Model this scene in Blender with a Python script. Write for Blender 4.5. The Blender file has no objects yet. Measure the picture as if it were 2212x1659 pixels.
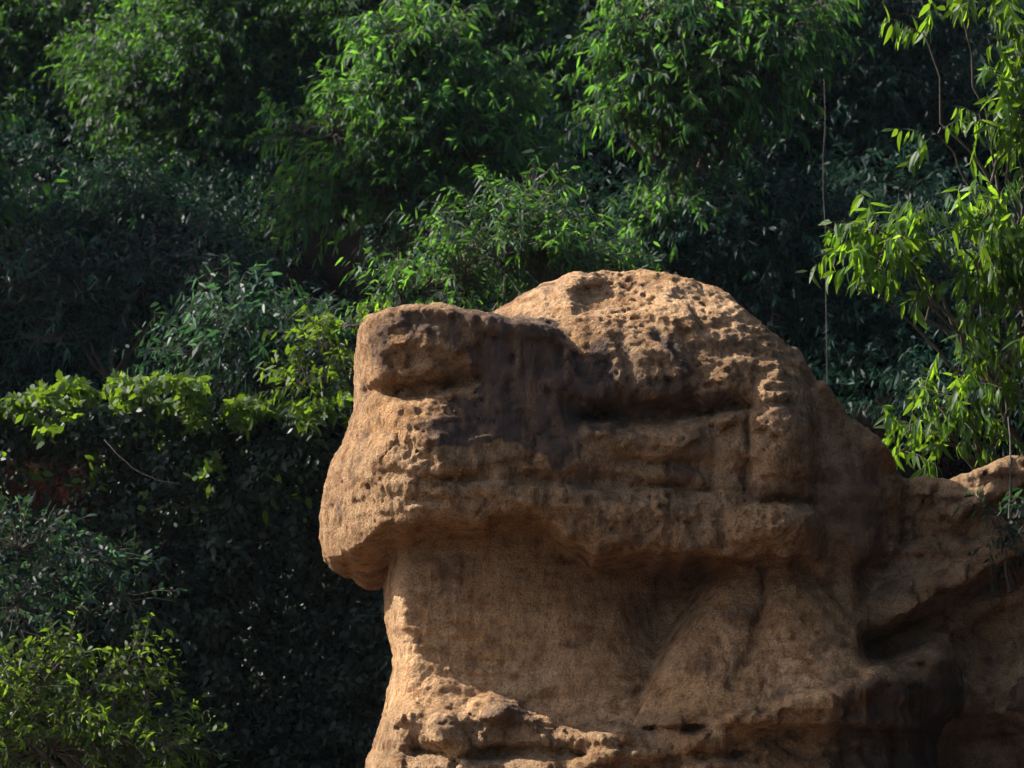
import bpy, math
import numpy as np
from mathutils import Vector, Matrix

# ------------------------------------------------------------------ camera, sky, sun, exposure
SC = bpy.context.scene
COL = SC.collection
CAM_POS = Vector((0.0, -20.0, 1.5))
PITCH = math.atan2(2.7, 20.0)
DIST = 20.0 / math.cos(PITCH)
FRAME_W = 6.4                                   # metres across the frame at the rock
cd = bpy.data.cameras.new('camera')
cam = bpy.data.objects.new('camera', cd); COL.objects.link(cam)
cam.location = CAM_POS
cam.rotation_euler = (math.pi / 2 + PITCH, 0, 0)
cd.sensor_width = 36.0
cd.lens = 36.0 * DIST / FRAME_W
cd.clip_start = 0.1; cd.clip_end = 3000
cd.dof.use_dof = True
cd.dof.focus_distance = 19.4
cd.dof.aperture_fstop = 3.6
SC.camera = cam

SUN_ELEV, SUN_AZ = math.radians(41), math.radians(-79)     # azimuth from +Y towards +X
SUN_DIR = Vector((math.sin(SUN_AZ) * math.cos(SUN_ELEV), math.cos(SUN_AZ) * math.cos(SUN_ELEV), math.sin(SUN_ELEV)))
W = bpy.data.worlds.new('World'); SC.world = W; W.use_nodes = True
wn = W.node_tree.nodes; wl = W.node_tree.links
sky = wn.new('ShaderNodeTexSky'); sky.sky_type = 'NISHITA'; sky.sun_disc = False
sky.dust_density = 3.0; sky.ozone_density = 0.6
sky.sun_elevation = SUN_ELEV; sky.sun_rotation = SUN_AZ
wl.new(sky.outputs[0], wn['Background'].inputs['Color'])
wn['Background'].inputs['Strength'].default_value = 0.095
sd = bpy.data.lights.new('sun', 'SUN'); sun = bpy.data.objects.new('sun', sd); COL.objects.link(sun)
sun.rotation_euler = SUN_DIR.to_track_quat('Z', 'Y').to_euler()
sun.location = (-8, 4, 20)
sd.energy = 5.0; sd.angle = math.radians(0.5); sd.color = (1.0, 0.93, 0.83)
SC.view_settings.view_transform = 'Standard'; SC.view_settings.look = 'None'
SC.view_settings.exposure = 1.27; SC.view_settings.gamma = 1.0
SC.render.engine = 'CYCLES'
SC.cycles.max_bounces = 4; SC.cycles.diffuse_bounces = 2; SC.cycles.glossy_bounces = 2
SC.cycles.transmission_bounces = 4; SC.cycles.transparent_max_bounces = 4
SC.cycles.use_denoising = True; SC.cycles.sample_clamp_indirect = 4.0
SC.cycles.use_adaptive_sampling = True; SC.cycles.adaptive_threshold = 0.02

# ------------------------------------------------------------------ measuring helpers (the photo read at 2212 x 1659)
PW, PH = 2212.0, 1659.0
_f = PW * DIST / FRAME_W
_cp, _sp = math.cos(PITCH), math.sin(PITCH)
def at(u, v, Y):
    """point of the vertical plane y = Y seen at picture position (u, v)"""
    a = (u - PW / 2) / _f; b = (PH / 2 - v) / _f
    dy = _cp - b * _sp; dz = _sp + b * _cp
    t = (Y - CAM_POS.y) / dy
    return Vector((a * t, Y, CAM_POS.z + dz * t))
def mpp(Y):                                     # metres per picture unit at depth Y
    return (Y + 20.0) / _cp / _f

rng = np.random.default_rng(7)
_HT = np.random.default_rng(99).random(4096)
def _hash(i, j, k, s):
    h = (i * 73856093) ^ (j * 19349663) ^ (k * 83492791) ^ (s * 2654435761)
    h = h ^ (h >> 13)
    return _HT[(h * 1274126177 >> 7) & 4095]
def noise(p, s=0):
    """value noise, p (...,3) -> -1..1"""
    i = np.floor(p).astype(np.int64); f = p - i; f = f * f * (3 - 2 * f)
    r = 0.0
    for dx in (0, 1):
        for dy in (0, 1):
            for dz in (0, 1):
                w = (f[..., 0] if dx else 1 - f[..., 0]) * (f[..., 1] if dy else 1 - f[..., 1]) * (f[..., 2] if dz else 1 - f[..., 2])
                r = r + w * _hash(i[..., 0] + dx, i[..., 1] + dy, i[..., 2] + dz, s)
    return r * 2 - 1
def fbm(p, o=4, s=0):
    a, r, t = 1.0, 0.0, 0.0
    for k in range(o):
        r = r + a * noise(p * (2.03 ** k) + 17.3 * k, s + k); t += a; a *= 0.5
    return r / t

# ------------------------------------------------------------------ materials
def mat(name):
    m = bpy.data.materials.new(name); m.use_nodes = True
    nt = m.node_tree
    return m, nt, nt.nodes, nt.links, nt.nodes['Principled BSDF']
def N(nodes, kind, **kw):
    n = nodes.new(kind)
    for k, v in kw.items():
        if k in n.inputs: n.inputs[k].default_value = v
        else: setattr(n, k, v)
    return n
def ramp(nodes, stops):
    r = nodes.new('ShaderNodeValToRGB'); e = r.color_ramp.elements
    while len(e) < len(stops): e.new(0.5)
    for el, (p, c) in zip(e, stops):
        el.position = p; el.color = (*c, 1)
    return r
def mixc(nodes, links, fac, a, b, mode='MIX'):
    m = nodes.new('ShaderNodeMix'); m.data_type = 'RGBA'; m.blend_type = mode
    for sock, val in ((0, fac), (6, a), (7, b)):
        if hasattr(val, 'is_output'): links.new(val, m.inputs[sock])
        elif sock == 0: m.inputs[0].default_value = val
        else: m.inputs[sock].default_value = (*val, 1)
    return m.outputs[2]

def rock_material(name, tan, ochre, pale, crust_shade):
    m, nt, n, l, b = mat(name)
    tc = n.new('ShaderNodeTexCoord')
    big = N(n, 'ShaderNodeTexNoise', Scale=1.6, Detail=5.0, Roughness=0.6)
    mid = N(n, 'ShaderNodeTexNoise', Scale=9.0, Detail=6.0, Roughness=0.65)
    fine = N(n, 'ShaderNodeTexNoise', Scale=70.0, Detail=5.0, Roughness=0.7)
    mp = N(n, 'ShaderNodeMapping'); mp.inputs['Scale'].default_value = (26, 26, 4.5)
    l.new(tc.outputs['Object'], mp.inputs['Vector'])
    streak = N(n, 'ShaderNodeTexNoise', Scale=1.0, Detail=4.0, Roughness=0.6)
    l.new(mp.outputs[0], streak.inputs['Vector'])
    for t in (big, mid, fine): l.new(tc.outputs['Object'], t.inputs['Vector'])
    r1 = ramp(n, [(0.30, ochre), (0.55, tan), (0.75, pale)]); l.new(big.outputs[0], r1.inputs[0])
    r2 = ramp(n, [(0.34, (0.55, 0.47, 0.40)), (0.50, (1, 1, 1)), (0.74, (1.22, 1.2, 1.18))]); l.new(mid.outputs[0], r2.inputs[0])
    c = mixc(n, l, 1.0, r1.outputs[0], r2.outputs[0], 'MULTIPLY')
    r3 = ramp(n, [(0.36, (0.55, 0.50, 0.46)), (0.52, (1, 1, 1)), (0.75, (1.18, 1.18, 1.18))]); l.new(fine.outputs[0], r3.inputs[0])
    c = mixc(n, l, 1.0, c, r3.outputs[0], 'MULTIPLY')
    r4 = ramp(n, [(0.34, (0.80, 0.77, 0.75)), (0.58, (1, 1, 1))]); l.new(streak.outputs[0], r4.inputs[0])
    c = mixc(n, l, 1.0, c, r4.outputs[0], 'MULTIPLY')
    mb = N(n, 'ShaderNodeMapping'); mb.inputs['Scale'].default_value = (0.9, 0.9, 7.0); l.new(tc.outputs['Object'], mb.inputs['Vector'])
    bed = N(n, 'ShaderNodeTexNoise', Scale=1.0, Detail=5.0, Roughness=0.6, Distortion=0.4); l.new(mb.outputs[0], bed.inputs['Vector'])
    r5 = ramp(n, [(0.33, (0.66, 0.58, 0.50)), (0.47, (0.97, 0.95, 0.92)), (0.56, (1.0, 1.0, 1.0)), (0.68, (1.22, 1.22, 1.2))]); l.new(bed.outputs[0], r5.inputs[0])
    c = mixc(n, l, 0.85, c, r5.outputs[0], 'MULTIPLY')
    md = N(n, 'ShaderNodeMapping'); md.inputs['Scale'].default_value = (7.0, 7.0, 0.8); l.new(tc.outputs['Object'], md.inputs['Vector'])
    drip = N(n, 'ShaderNodeTexNoise', Scale=1.0, Detail=4.0, Roughness=0.55); l.new(md.outputs[0], drip.inputs['Vector'])
    r6 = ramp(n, [(0.30, (0.60, 0.54, 0.50)), (0.44, (1, 1, 1)), (0.62, (1, 1, 1)), (0.74, (1.18, 1.16, 1.12))]); l.new(drip.outputs[0], r6.inputs[0])
    c = mixc(n, l, 0.8, c, r6.outputs[0], 'MULTIPLY')
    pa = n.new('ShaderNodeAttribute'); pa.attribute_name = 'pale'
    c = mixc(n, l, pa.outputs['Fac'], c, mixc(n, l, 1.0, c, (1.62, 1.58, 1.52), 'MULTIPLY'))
    st = n.new('ShaderNodeAttribute'); st.attribute_name = 'stain_shade'
    cr = mixc(n, l, streak.outputs[0], crust_shade, tuple(x * 1.9 for x in crust_shade))
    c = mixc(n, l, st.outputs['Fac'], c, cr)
    l.new(c, b.inputs['Base Color'])
    b.inputs['Roughness'].default_value = 0.95
    b.inputs['Specular IOR Level'].default_value = 0.15
    add = N(n, 'ShaderNodeMath', operation='ADD'); l.new(fine.outputs[0], add.inputs[0])
    grit = N(n, 'ShaderNodeTexNoise', Scale=190.0, Detail=3.0, Roughness=0.7); l.new(tc.outputs['Object'], grit.inputs['Vector'])
    ms = N(n, 'ShaderNodeMath', operation='MULTIPLY'); ms.inputs[1].default_value = 0.45; l.new(grit.outputs[0], ms.inputs[0])
    l.new(ms.outputs[0], add.inputs[1])
    vo = N(n, 'ShaderNodeTexVoronoi', Scale=42.0, Randomness=1.0); l.new(tc.outputs['Object'], vo.inputs['Vector'])
    vr = N(n, 'ShaderNodeMapRange'); vr.inputs['From Min'].default_value = 0.12; vr.inputs['From Max'].default_value = 0.38; vr.inputs['To Min'].default_value = -0.5; vr.inputs['To Max'].default_value = 0.0
    l.new(vo.outputs['Distance'], vr.inputs['Value'])
    pm = N(n, 'ShaderNodeMapRange'); pm.inputs['From Min'].default_value = 0.45; pm.inputs['From Max'].default_value = 0.6; l.new(mid.outputs[0], pm.inputs['Value'])
    pp = N(n, 'ShaderNodeMath', operation='MULTIPLY'); l.new(vr.outputs[0], pp.inputs[0]); l.new(pm.outputs[0], pp.inputs[1])
    a2 = N(n, 'ShaderNodeMath', operation='ADD'); l.new(add.outputs[0], a2.inputs[0]); l.new(pp.outputs[0], a2.inputs[1])
    a3 = N(n, 'ShaderNodeMath', operation='ADD'); l.new(a2.outputs[0], a3.inputs[0]); l.new(streak.outputs[0], a3.inputs[1])
    bp = N(n, 'ShaderNodeBump', Strength=1.0, Distance=0.034); l.new(a3.outputs[0], bp.inputs['Height'])
    l.new(bp.outputs[0], b.inputs['Normal'])
    return m

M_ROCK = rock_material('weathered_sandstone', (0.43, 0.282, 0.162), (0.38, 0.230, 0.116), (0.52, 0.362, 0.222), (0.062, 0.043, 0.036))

def leaf_material(name, dark, light, trans, rough=0.55, spec=0.24, tf=0.42):
    m, nt, n, l, b = mat(name)
    a = n.new('ShaderNodeAttribute'); a.attribute_name = 'tint'
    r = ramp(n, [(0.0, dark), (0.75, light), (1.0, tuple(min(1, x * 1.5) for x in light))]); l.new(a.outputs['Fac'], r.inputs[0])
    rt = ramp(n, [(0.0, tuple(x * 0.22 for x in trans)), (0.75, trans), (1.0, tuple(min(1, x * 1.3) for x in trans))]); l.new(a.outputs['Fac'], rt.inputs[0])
    l.new(r.outputs[0], b.inputs['Base Color'])
    b.inputs['Roughness'].default_value = rough; b.inputs['Specular IOR Level'].default_value = spec
    t = n.new('ShaderNodeBsdfTranslucent'); l.new(rt.outputs[0], t.inputs['Color'])
    mx = n.new('ShaderNodeMixShader'); mx.inputs[0].default_value = tf
    l.new(b.outputs[0], mx.inputs[1]); l.new(t.outputs[0], mx.inputs[2])
    l.new(mx.outputs[0], n['Material Output'].inputs['Surface'])
    return m
M_ACACIA = leaf_material('acacia_leaf', (0.004, 0.024, 0.024), (0.024, 0.078, 0.028), (0.15, 0.36, 0.035), tf=0.46)
M_NEAR = leaf_material('fresh_leaf', (0.012, 0.036, 0.013), (0.042, 0.096, 0.018), (0.22, 0.40, 0.018), rough=0.46, tf=0.5)
M_SHRUB = leaf_material('shrub_leaf', (0.005, 0.022, 0.021), (0.024, 0.066, 0.046), (0.07, 0.18, 0.055), rough=0.5)
M_UNDER = leaf_material('shade_leaf', (0.003, 0.013, 0.012), (0.011, 0.040, 0.028), (0.025, 0.075, 0.035), rough=0.5, spec=0.12, tf=0.25)  # darker leaf copy; deep shade under the trees put into the colour
M_CREEP = leaf_material('creeper_leaf', (0.008, 0.024, 0.011), (0.040, 0.082, 0.016), (0.19, 0.32, 0.016), tf=0.48)
M_IVY = leaf_material('ivy_leaf', (0.006, 0.014, 0.010), (0.024, 0.042, 0.026), (0.03, 0.06, 0.02), rough=0.48, tf=0.2)

def bark_material(name, c1, c2):
    m, nt, n, l, b = mat(name)
    tc = n.new('ShaderNodeTexCoord'); mp = N(n, 'ShaderNodeMapping'); mp.inputs['Scale'].default_value = (40, 40, 8)
    l.new(tc.outputs['Object'], mp.inputs['Vector'])
    t = N(n, 'ShaderNodeTexNoise', Scale=1.0, Detail=5.0); l.new(mp.outputs[0], t.inputs['Vector'])
    r = ramp(n, [(0.3, c1), (0.7, c2)]); l.new(t.outputs[0], r.inputs[0]); l.new(r.outputs[0], b.inputs['Base Color'])
    bp = N(n, 'ShaderNodeBump', Strength=0.6, Distance=0.01); l.new(t.outputs[0], bp.inputs['Height']); l.new(bp.outputs[0], b.inputs['Normal'])
    b.inputs['Roughness'].default_value = 0.9
    return m
M_BARK = bark_material('bark', (0.030, 0.024, 0.018), (0.10, 0.082, 0.065))
M_DEAD = bark_material('dead_wood', (0.035, 0.030, 0.026), (0.085, 0.075, 0.062))

m, nt, n, l, b = mat('hill_soil')
tc = n.new('ShaderNodeTexCoord')
t = N(n, 'ShaderNodeTexNoise', Scale=1.3, Detail=7.0, Roughness=0.7); l.new(tc.outputs['Object'], t.inputs['Vector'])
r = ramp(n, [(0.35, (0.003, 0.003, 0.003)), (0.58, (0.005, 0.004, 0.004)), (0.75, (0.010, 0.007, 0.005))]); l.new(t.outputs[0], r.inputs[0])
rd = n.new('ShaderNodeAttribute'); rd.attribute_name = 'red_earth'
l.new(mixc(n, l, rd.outputs['Fac'], r.outputs[0], (0.055, 0.017, 0.010)), b.inputs['Base Color']); b.inputs['Roughness'].default_value = 1.0; b.inputs['Specular IOR Level'].default_value = 0.0
t2 = N(n, 'ShaderNodeTexNoise', Scale=14.0, Detail=6.0, Roughness=0.7); l.new(tc.outputs['Object'], t2.inputs['Vector'])
bp = N(n, 'ShaderNodeBump', Strength=1.0, Distance=0.08); l.new(t2.outputs[0], bp.inputs['Height']); l.new(bp.outputs[0], b.inputs['Normal'])
M_SOIL = m

# ------------------------------------------------------------------ object helpers
def mesh_from(name, V, F4=None, F3=None, material=None, attrs=None, smooth=False):
    V = np.asarray(V, np.float32)
    parts = [(F, k) for F, k in ((F4, 4), (F3, 3)) if F is not None and len(F)]
    loops = np.concatenate([np.asarray(F).ravel() for F, k in parts]).astype(np.int32)
    tot = np.concatenate([np.full(len(F), k) for F, k in parts]).astype(np.int32)
    start = np.concatenate([[0], np.cumsum(tot)[:-1]]).astype(np.int32)
    me = bpy.data.meshes.new(name)
    me.vertices.add(len(V)); me.vertices.foreach_set('co', V.ravel())
    me.loops.add(len(loops)); me.loops.foreach_set('vertex_index', loops)
    me.polygons.add(len(tot)); me.polygons.foreach_set('loop_start', start)
    me.update(calc_edges=True)
    if smooth: me.polygons.foreach_set('use_smooth', np.ones(len(tot), bool))
    for k, val in (attrs or {}).items():
        a = me.attributes.new(k, 'FLOAT', 'POINT'); a.data.foreach_set('value', np.asarray(val, np.float32))
    if material: me.materials.append(material)
    return me
def link(name, data, parent=None):
    o = bpy.data.objects.new(name, data); COL.objects.link(o)
    if parent is not None:
        o.parent = parent
        o.matrix_parent_inverse = Matrix.Identity(4)
    return o
def tag(o, label=None, cat=None, group=None, kind=None):
    for k, v in (('label', label), ('category', cat), ('group', group), ('kind', kind)):
        if v: o[k] = v
    return o

class Tubes:
    def __init__(s): s.V = []; s.F = []; s.n = 0
    def add(s, pts, rad, sides=6):
        P = np.array([tuple(p) for p in pts], float); K = len(P)
        R = np.interp(np.linspace(0, 1, K), np.linspace(0, 1, len(rad)), rad)
        T = np.gradient(P, axis=0); T /= np.linalg.norm(T, axis=1)[:, None] + 1e-9
        ref = np.array([0.31, 0.87, 0.2]); A = np.cross(T, ref); A /= np.linalg.norm(A, axis=1)[:, None] + 1e-9
        B = np.cross(T, A); th = np.arange(sides) * 2 * math.pi / sides
        ring = P[:, None] + R[:, None, None] * (A[:, None] * np.cos(th)[None, :, None] + B[:, None] * np.sin(th)[None, :, None])
        s.V.append(ring.reshape(-1, 3))
        i = np.arange(K - 1)[:, None] * sides; j = np.arange(sides)[None]; k = (j + 1) % sides
        q = np.stack([i + j, i + k, i + sides + k, i + sides + j], -1).reshape(-1, 4) + s.n
        s.F.append(q); s.n += K * sides
    def mesh(s, name, material, origin=(0, 0, 0)):
        return mesh_from(name, np.concatenate(s.V) - np.array(origin), np.concatenate(s.F), None, material, smooth=True)
def wander(a, b, k=7, amp=0.08, sag=0.0, seed=0):
    r = np.random.default_rng(seed); a = np.array(tuple(a)); b = np.array(tuple(b))
    t = np.linspace(0, 1, k)[:, None]; P = a + (b - a) * t
    d = np.cumsum(r.normal(0, 1, (k, 3)), axis=0); d -= t * d[-1]
    P = P + d * amp * np.linalg.norm(b - a) / math.sqrt(k) * np.sin(t * math.pi)
    P[:, 2] -= sag * (4 * t * (1 - t))[:, 0]
    return P

# ------------------------------------------------------------------ the terrain
TERR_Y = 4.2
def hill_exact(x, y):
    """height of the ground: low in front, a bank behind the rock, then the long wooded slope"""
    x = np.asarray(x, float); y = np.asarray(y, float)
    p = np.stack([x * 0.45, y * 0.45, 0 * x], -1)
    nz = fbm(p, 4, 3)
    front = np.interp(y, [-60, -18, -3, 1], [-1.0, 0.0, 1.0, 1.35])
    edge = TERR_Y + 0.55 * noise(np.stack([x * 0.6, 0 * x + 2.2, 0 * x], -1), 5) + 0.25 * np.clip(x + 1.0, 0, 4)
    k = np.clip((y - (edge - 0.9)) / 0.9, 0, 1); k = k * k * (3 - 2 * k)
    terr = 4.55 + 0.1 * np.clip(x, -4, 4)
    up = np.clip(y - edge - 1.2, 0, None)
    slope = 0.62 * np.minimum(up, 45) + 0.12 * np.clip(up - 45, 0, None)
    # unseen spur towards the viewer, added to block skylight on the right flank
    sx = np.clip((x - (0.165 * (y + 20) + 0.45 + 0.3 * nz)) / 1.8, 0, 1); sx = sx * sx * (3 - 2 * sx)
    sy = np.clip((y + 11) / 4, 0, 1); sy = sy * sy * (3 - 2 * sy)
    front = front + sx * sy * (8.0 + 0.35 * np.clip(x - 4, 0, 12)) * (1 - k)
    return front + (terr - front) * k + slope + nz * (0.06 + 0.4 * np.clip(k + up * 0.1, 0, 1))
ys = np.concatenate([np.linspace(-40, -3, 30), np.linspace(-2.7, 22, 165), np.linspace(22.6, 60, 30)])
xs = np.concatenate([np.linspace(-45, -11, 20), np.linspace(-10.6, 10.6, 130), np.linspace(11, 45, 20)])
X, Y = np.meshgrid(xs, ys, indexing='ij')
Z = hill_exact(X, Y)
nx, ny = X.shape
_tx = np.linspace(-16, 16, 321); _ty = np.linspace(-4, 32, 361)
_TZ = hill_exact(*np.meshgrid(_tx, _ty, indexing='ij'))
def hill_z(x, y):
    fx = np.clip((np.asarray(x, float) + 16) * 10, 0, 319.999); fy = np.clip((np.asarray(y, float) + 4) * 10, 0, 359.999)
    i = fx.astype(int); j = fy.astype(int); a = fx - i; c = fy - j
    return (_TZ[i, j] * (1 - a) + _TZ[i + 1, j] * a) * (1 - c) + (_TZ[i, j + 1] * (1 - a) + _TZ[i + 1, j + 1] * a) * c
idx = np.arange(nx * ny).reshape(nx, ny)
q = np.stack([idx[:-1, :-1], idx[1:, :-1], idx[1:, 1:], idx[:-1, 1:]], -1)
front_ = (Y[:-1, :-1] < 2.0) & (X[:-1, :-1] < 0.17 * (Y[:-1, :-1] + 20) + 0.4)
TV = np.stack([X, Y, Z], -1).reshape(-1, 3)
m, nt, n, l, b = mat('sandy_ground')
tc = n.new('ShaderNodeTexCoord')
t = N(n, 'ShaderNodeTexNoise', Scale=0.8, Detail=8.0, Roughness=0.65); l.new(tc.outputs['Object'], t.inputs['Vector'])
r = ramp(n, [(0.3, (0.080, 0.047, 0.024)), (0.7, (0.130, 0.080, 0.043))]); l.new(t.outputs[0], r.inputs[0]); l.new(r.outputs[0], b.inputs['Base Color'])
t2 = N(n, 'ShaderNodeTexNoise', Scale=20.0, Detail=6.0); l.new(tc.outputs['Object'], t2.inputs['Vector'])
bp = N(n, 'ShaderNodeBump', Strength=0.7, Distance=0.04); l.new(t2.outputs[0], bp.inputs['Height']); l.new(bp.outputs[0], b.inputs['Normal'])
b.inputs['Roughness'].default_value = 1.0
for nm, qq, mm, lb in (('ground', q[front_], m, 'bare sandy ground at the foot of the rock'), ('hillside', q[~front_], M_SOIL, 'dark red-brown earth slope under the trees and creepers')):
    qq = qq.reshape(-1, 4); used, inv = np.unique(qq, return_inverse=True)
    rel = TV[used] - np.array(CAM_POS); dq = rel[:, 1] * _cp + rel[:, 2] * _sp
    eu = PW / 2 + rel[:, 0] / dq * _f; ev = PH / 2 - (-rel[:, 1] * _sp + rel[:, 2] * _cp) / dq * _f
    red = np.exp(-(((eu - 90) / 130) ** 2 + ((ev - 1070) / 120) ** 2) ** 2) * (TV[used][:, 1] < 6)
    tag(link(nm, mesh_from(nm, TV[used], inv.reshape(-1, 4), None, mm, {'red_earth': red}, smooth=True)), lb, kind='structure')

# ------------------------------------------------------------------ the rock
Y0 = -0.4
S = mpp(Y0)
P00 = at(PW / 2, PH / 2, Y0)
def px_to_world(P):                              # (u, d, v) in picture units -> metres
    return np.stack([(P[:, 0] - PW / 2) * S, Y0 - P[:, 1] * S + 0.45, P00.z - (P[:, 2] - PH / 2) * S * 1.009], -1)
H = 8.1
gu = np.arange(590, 2400, H); gd = np.arange(-250, 540, H); gv = np.arange(530, 1870, H)
UU, VV = np.meshgrid(gu, gv, indexing='ij')
def tps(pts):
    P = np.array(pts, float); xy = P[:, :2] / 300.0; z = P[:, 2]; k = len(P)
    def phi(r2): return np.where(r2 > 1e-12, 0.5 * r2 * np.log(np.maximum(r2, 1e-12)), 0)
    d2 = ((xy[:, None] - xy[None]) ** 2).sum(-1)
    A = np.zeros((k + 3, k + 3)); A[:k, :k] = phi(d2) + 0.004 * np.eye(k)
    A[:k, k] = 1; A[:k, k + 1:] = xy; A[k, :k] = 1; A[k + 1:, :k] = xy.T
    w = np.linalg.solve(A, np.concatenate([z, np.zeros(3)]))
    g = np.stack([UU, VV], -1) / 300.0
    out = w[k] + g @ w[k + 1:]
    for i in range(k): out = out + w[i] * phi(((g - xy[i]) ** 2).sum(-1))
    return out
def seg_dist(poly):
    P = np.array(poly, float); best = np.full(UU.shape, 1e9)
    for a, b2 in zip(P[:-1], P[1:]):
        ab = b2 - a; t = np.clip(((UU - a[0]) * ab[0] + (VV - a[1]) * ab[1]) / (ab @ ab), 0, 1)
        best = np.minimum(best, np.hypot(UU - a[0] - t * ab[0], VV - a[1] - t * ab[1]))
    return best
wob = 9 * noise(np.stack([UU / 45, VV / 45, 0 * UU], -1), 31)
def groove(poly, depth, width):
    dd = seg_dist(poly) + wob * min(1.3, width / 9)
    return -depth * np.exp(-(np.maximum(dd, 0) / width) ** 2)
def bump(u, v, ru, rv, h):
    return h * np.exp(-(((UU - u + wob) / ru) ** 2 + ((VV - v + wob) / rv) ** 2) ** 1.3)
def smax(a, b, k):
    h = np.maximum(k - np.abs(a - b), 0) / k
    return np.maximum(a, b) + h * h * k * 0.25
def smin(a, b, k): return -smax(-a, -b, k)
def lin(x, pts):
    p = np.array(pts, float); return np.interp(x, p[:, 0], p[:, 1])
def roundl(D, ul, R, mid, drop=400, chamfer=0.0):
    t = (UU - ul) / R
    k = np.sqrt(np.clip(1 - (1 - np.clip(t, 0, 1)) ** 2, 0, 1))
    tc_ = np.clip(t, 0, 1); k = k * (1 - chamfer) + chamfer * np.sin(tc_ ** 0.85 * math.pi / 2)
    return np.where(t < 0, mid - np.minimum(-t * R * 6 + 10, drop), mid + (D - mid) * k)
def roundr(D, ur, R, mid, drop=400):
    t = (ur - UU) / R
    k = np.sqrt(np.clip(1 - (1 - np.clip(t, 0, 1)) ** 2, 0, 1))
    return np.where(t < 0, mid - np.minimum(-t * R * 6 + 10, drop), mid + (D - mid) * k)

# front relief of the overhanging cap: (u, v, distance towards the camera)
cap_pts = [(760, 620, 215), (900, 640, 228), (1050, 640, 235), (1180, 650, 220), (800, 720, 235), (900, 740, 246), (1000, 740, 252), (1130, 740, 256),
           (800, 810, 232), (900, 815, 242), (1020, 810, 250), (1150, 820, 262), (1240, 790, 240),
           (790, 880, 240), (900, 885, 268), (1000, 885, 272), (1100, 880, 268), (1200, 880, 265),
           (760, 950, 265), (860, 940, 302), (950, 935, 308), (1050, 940, 285), (1180, 950, 275),
           (720, 1040, 285), (820, 1010, 334), (950, 1010, 332), (1080, 1020, 305), (1200, 1030, 292),
           (720, 1110, 255), (820, 1090, 298), (950, 1090, 318), (1100, 1090, 312), (1220, 1100, 305), (720, 1180, 245), (820, 1160, 296), (900, 1160, 300), (1150, 1160, 292),
           (1250, 640, 90), (1400, 590, 0), (1550, 620, 10), (1300, 700, 170), (1430, 690, 150), (1570, 700, 110), (1680, 740, 90),
           (1300, 790, 232), (1430, 790, 215), (1560, 790, 190), (1690, 800, 170), (1300, 860, 255), (1430, 860, 245), (1560, 860, 225), (1690, 860, 205), (1790, 860, 110),
           (1330, 960, 258), (1450, 960, 252), (1560, 960, 240), (1690, 960, 240), (1780, 960, 170), (1330, 1060, 268), (1450, 1060, 258), (1560, 1060, 240), (1690, 1060, 240), (1780, 1060, 175),
           (1300, 1140, 292), (1420, 1140, 288), (1550, 1140, 275), (1690, 1150, 275), (1790, 1150, 215), (1330, 1220, 262), (1500, 1220, 250), (1700, 1220, 255)]
Dc = tps(cap_pts)
Dc = Dc + groove([(775, 842), (880, 850), (960, 846), (1030, 832)], 60, 16) + groove([(760, 700), (770, 780), (768, 850), (800, 930)], 16, 12)
Dc = Dc + groove([(1262, 905), (1330, 902), (1450, 893), (1530, 893), (1585, 880)], 95, 25) + groove([(1600, 885), (1700, 878), (1760, 870)], 34, 15)
Dc = Dc + groove([(1620, 880), (1604, 925), (1614, 985), (1599, 1040), (1608, 1092)], 30, 7) + groove([(1540, 885), (1534, 980), (1530, 1090)], 16, 13) + groove([(1775, 850), (1782, 960), (1775, 1100)], 60, 17)
Dc = Dc + groove([(1120, 1046), (1260, 1056), (1400, 1052), (1530, 1064)], 28, 15) + groove([(830, 1030), (930, 1048), (1050, 1045)], 26, 12) + groove([(1330, 1000), (1450, 1012), (1530, 1010)], 20, 10)
Dc = Dc + groove([(1190, 1040), (1180, 1110), (1200, 1160)], 14, 9) + groove([(1440, 1090), (1436, 1150), (1440, 1190)], 24, 9) + groove([(1550, 1110), (1552, 1190)], 26, 10)
Dc = Dc + groove([(1600, 1092), (1700, 1085), (1770, 1088)], 36, 11) + groove([(1215, 700), (1255, 800), (1290, 850)], 20, 12)
Dc = Dc + groove([(1700, 770), (1712, 860)], 14, 12) + groove([(1752, 800), (1760, 880)], 18, 10) + groove([(1640, 740), (1630, 860)], 10, 9)
Dc = Dc + bump(1620, 1150, 55, 40, 34) + bump(1700, 1135, 62, 42, 30) + bump(1778, 1145, 36, 40, 36) + bump(1340, 1140, 80, 44, 14) + bump(1060, 1085, 110, 30, 10)
Dc = Dc + bump(880, 770, 70, 55, 14) + bump(1690, 975, 60, 75, 18) + bump(1745, 770, 22, 26, 26)
for u0 in (1290, 1340, 1420, 1480):
    Dc = Dc + groove([(u0, 735), (u0 + 18, 800), (u0 + 26, 868)], 11, 12)
for u0 in (1000, 1035, 1068, 1102, 1130, 1165, 1200):
    Dc = Dc + groove([(u0, 700), (u0 + 6, 770), (u0 + 2, 830)], 7, 7)
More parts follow.
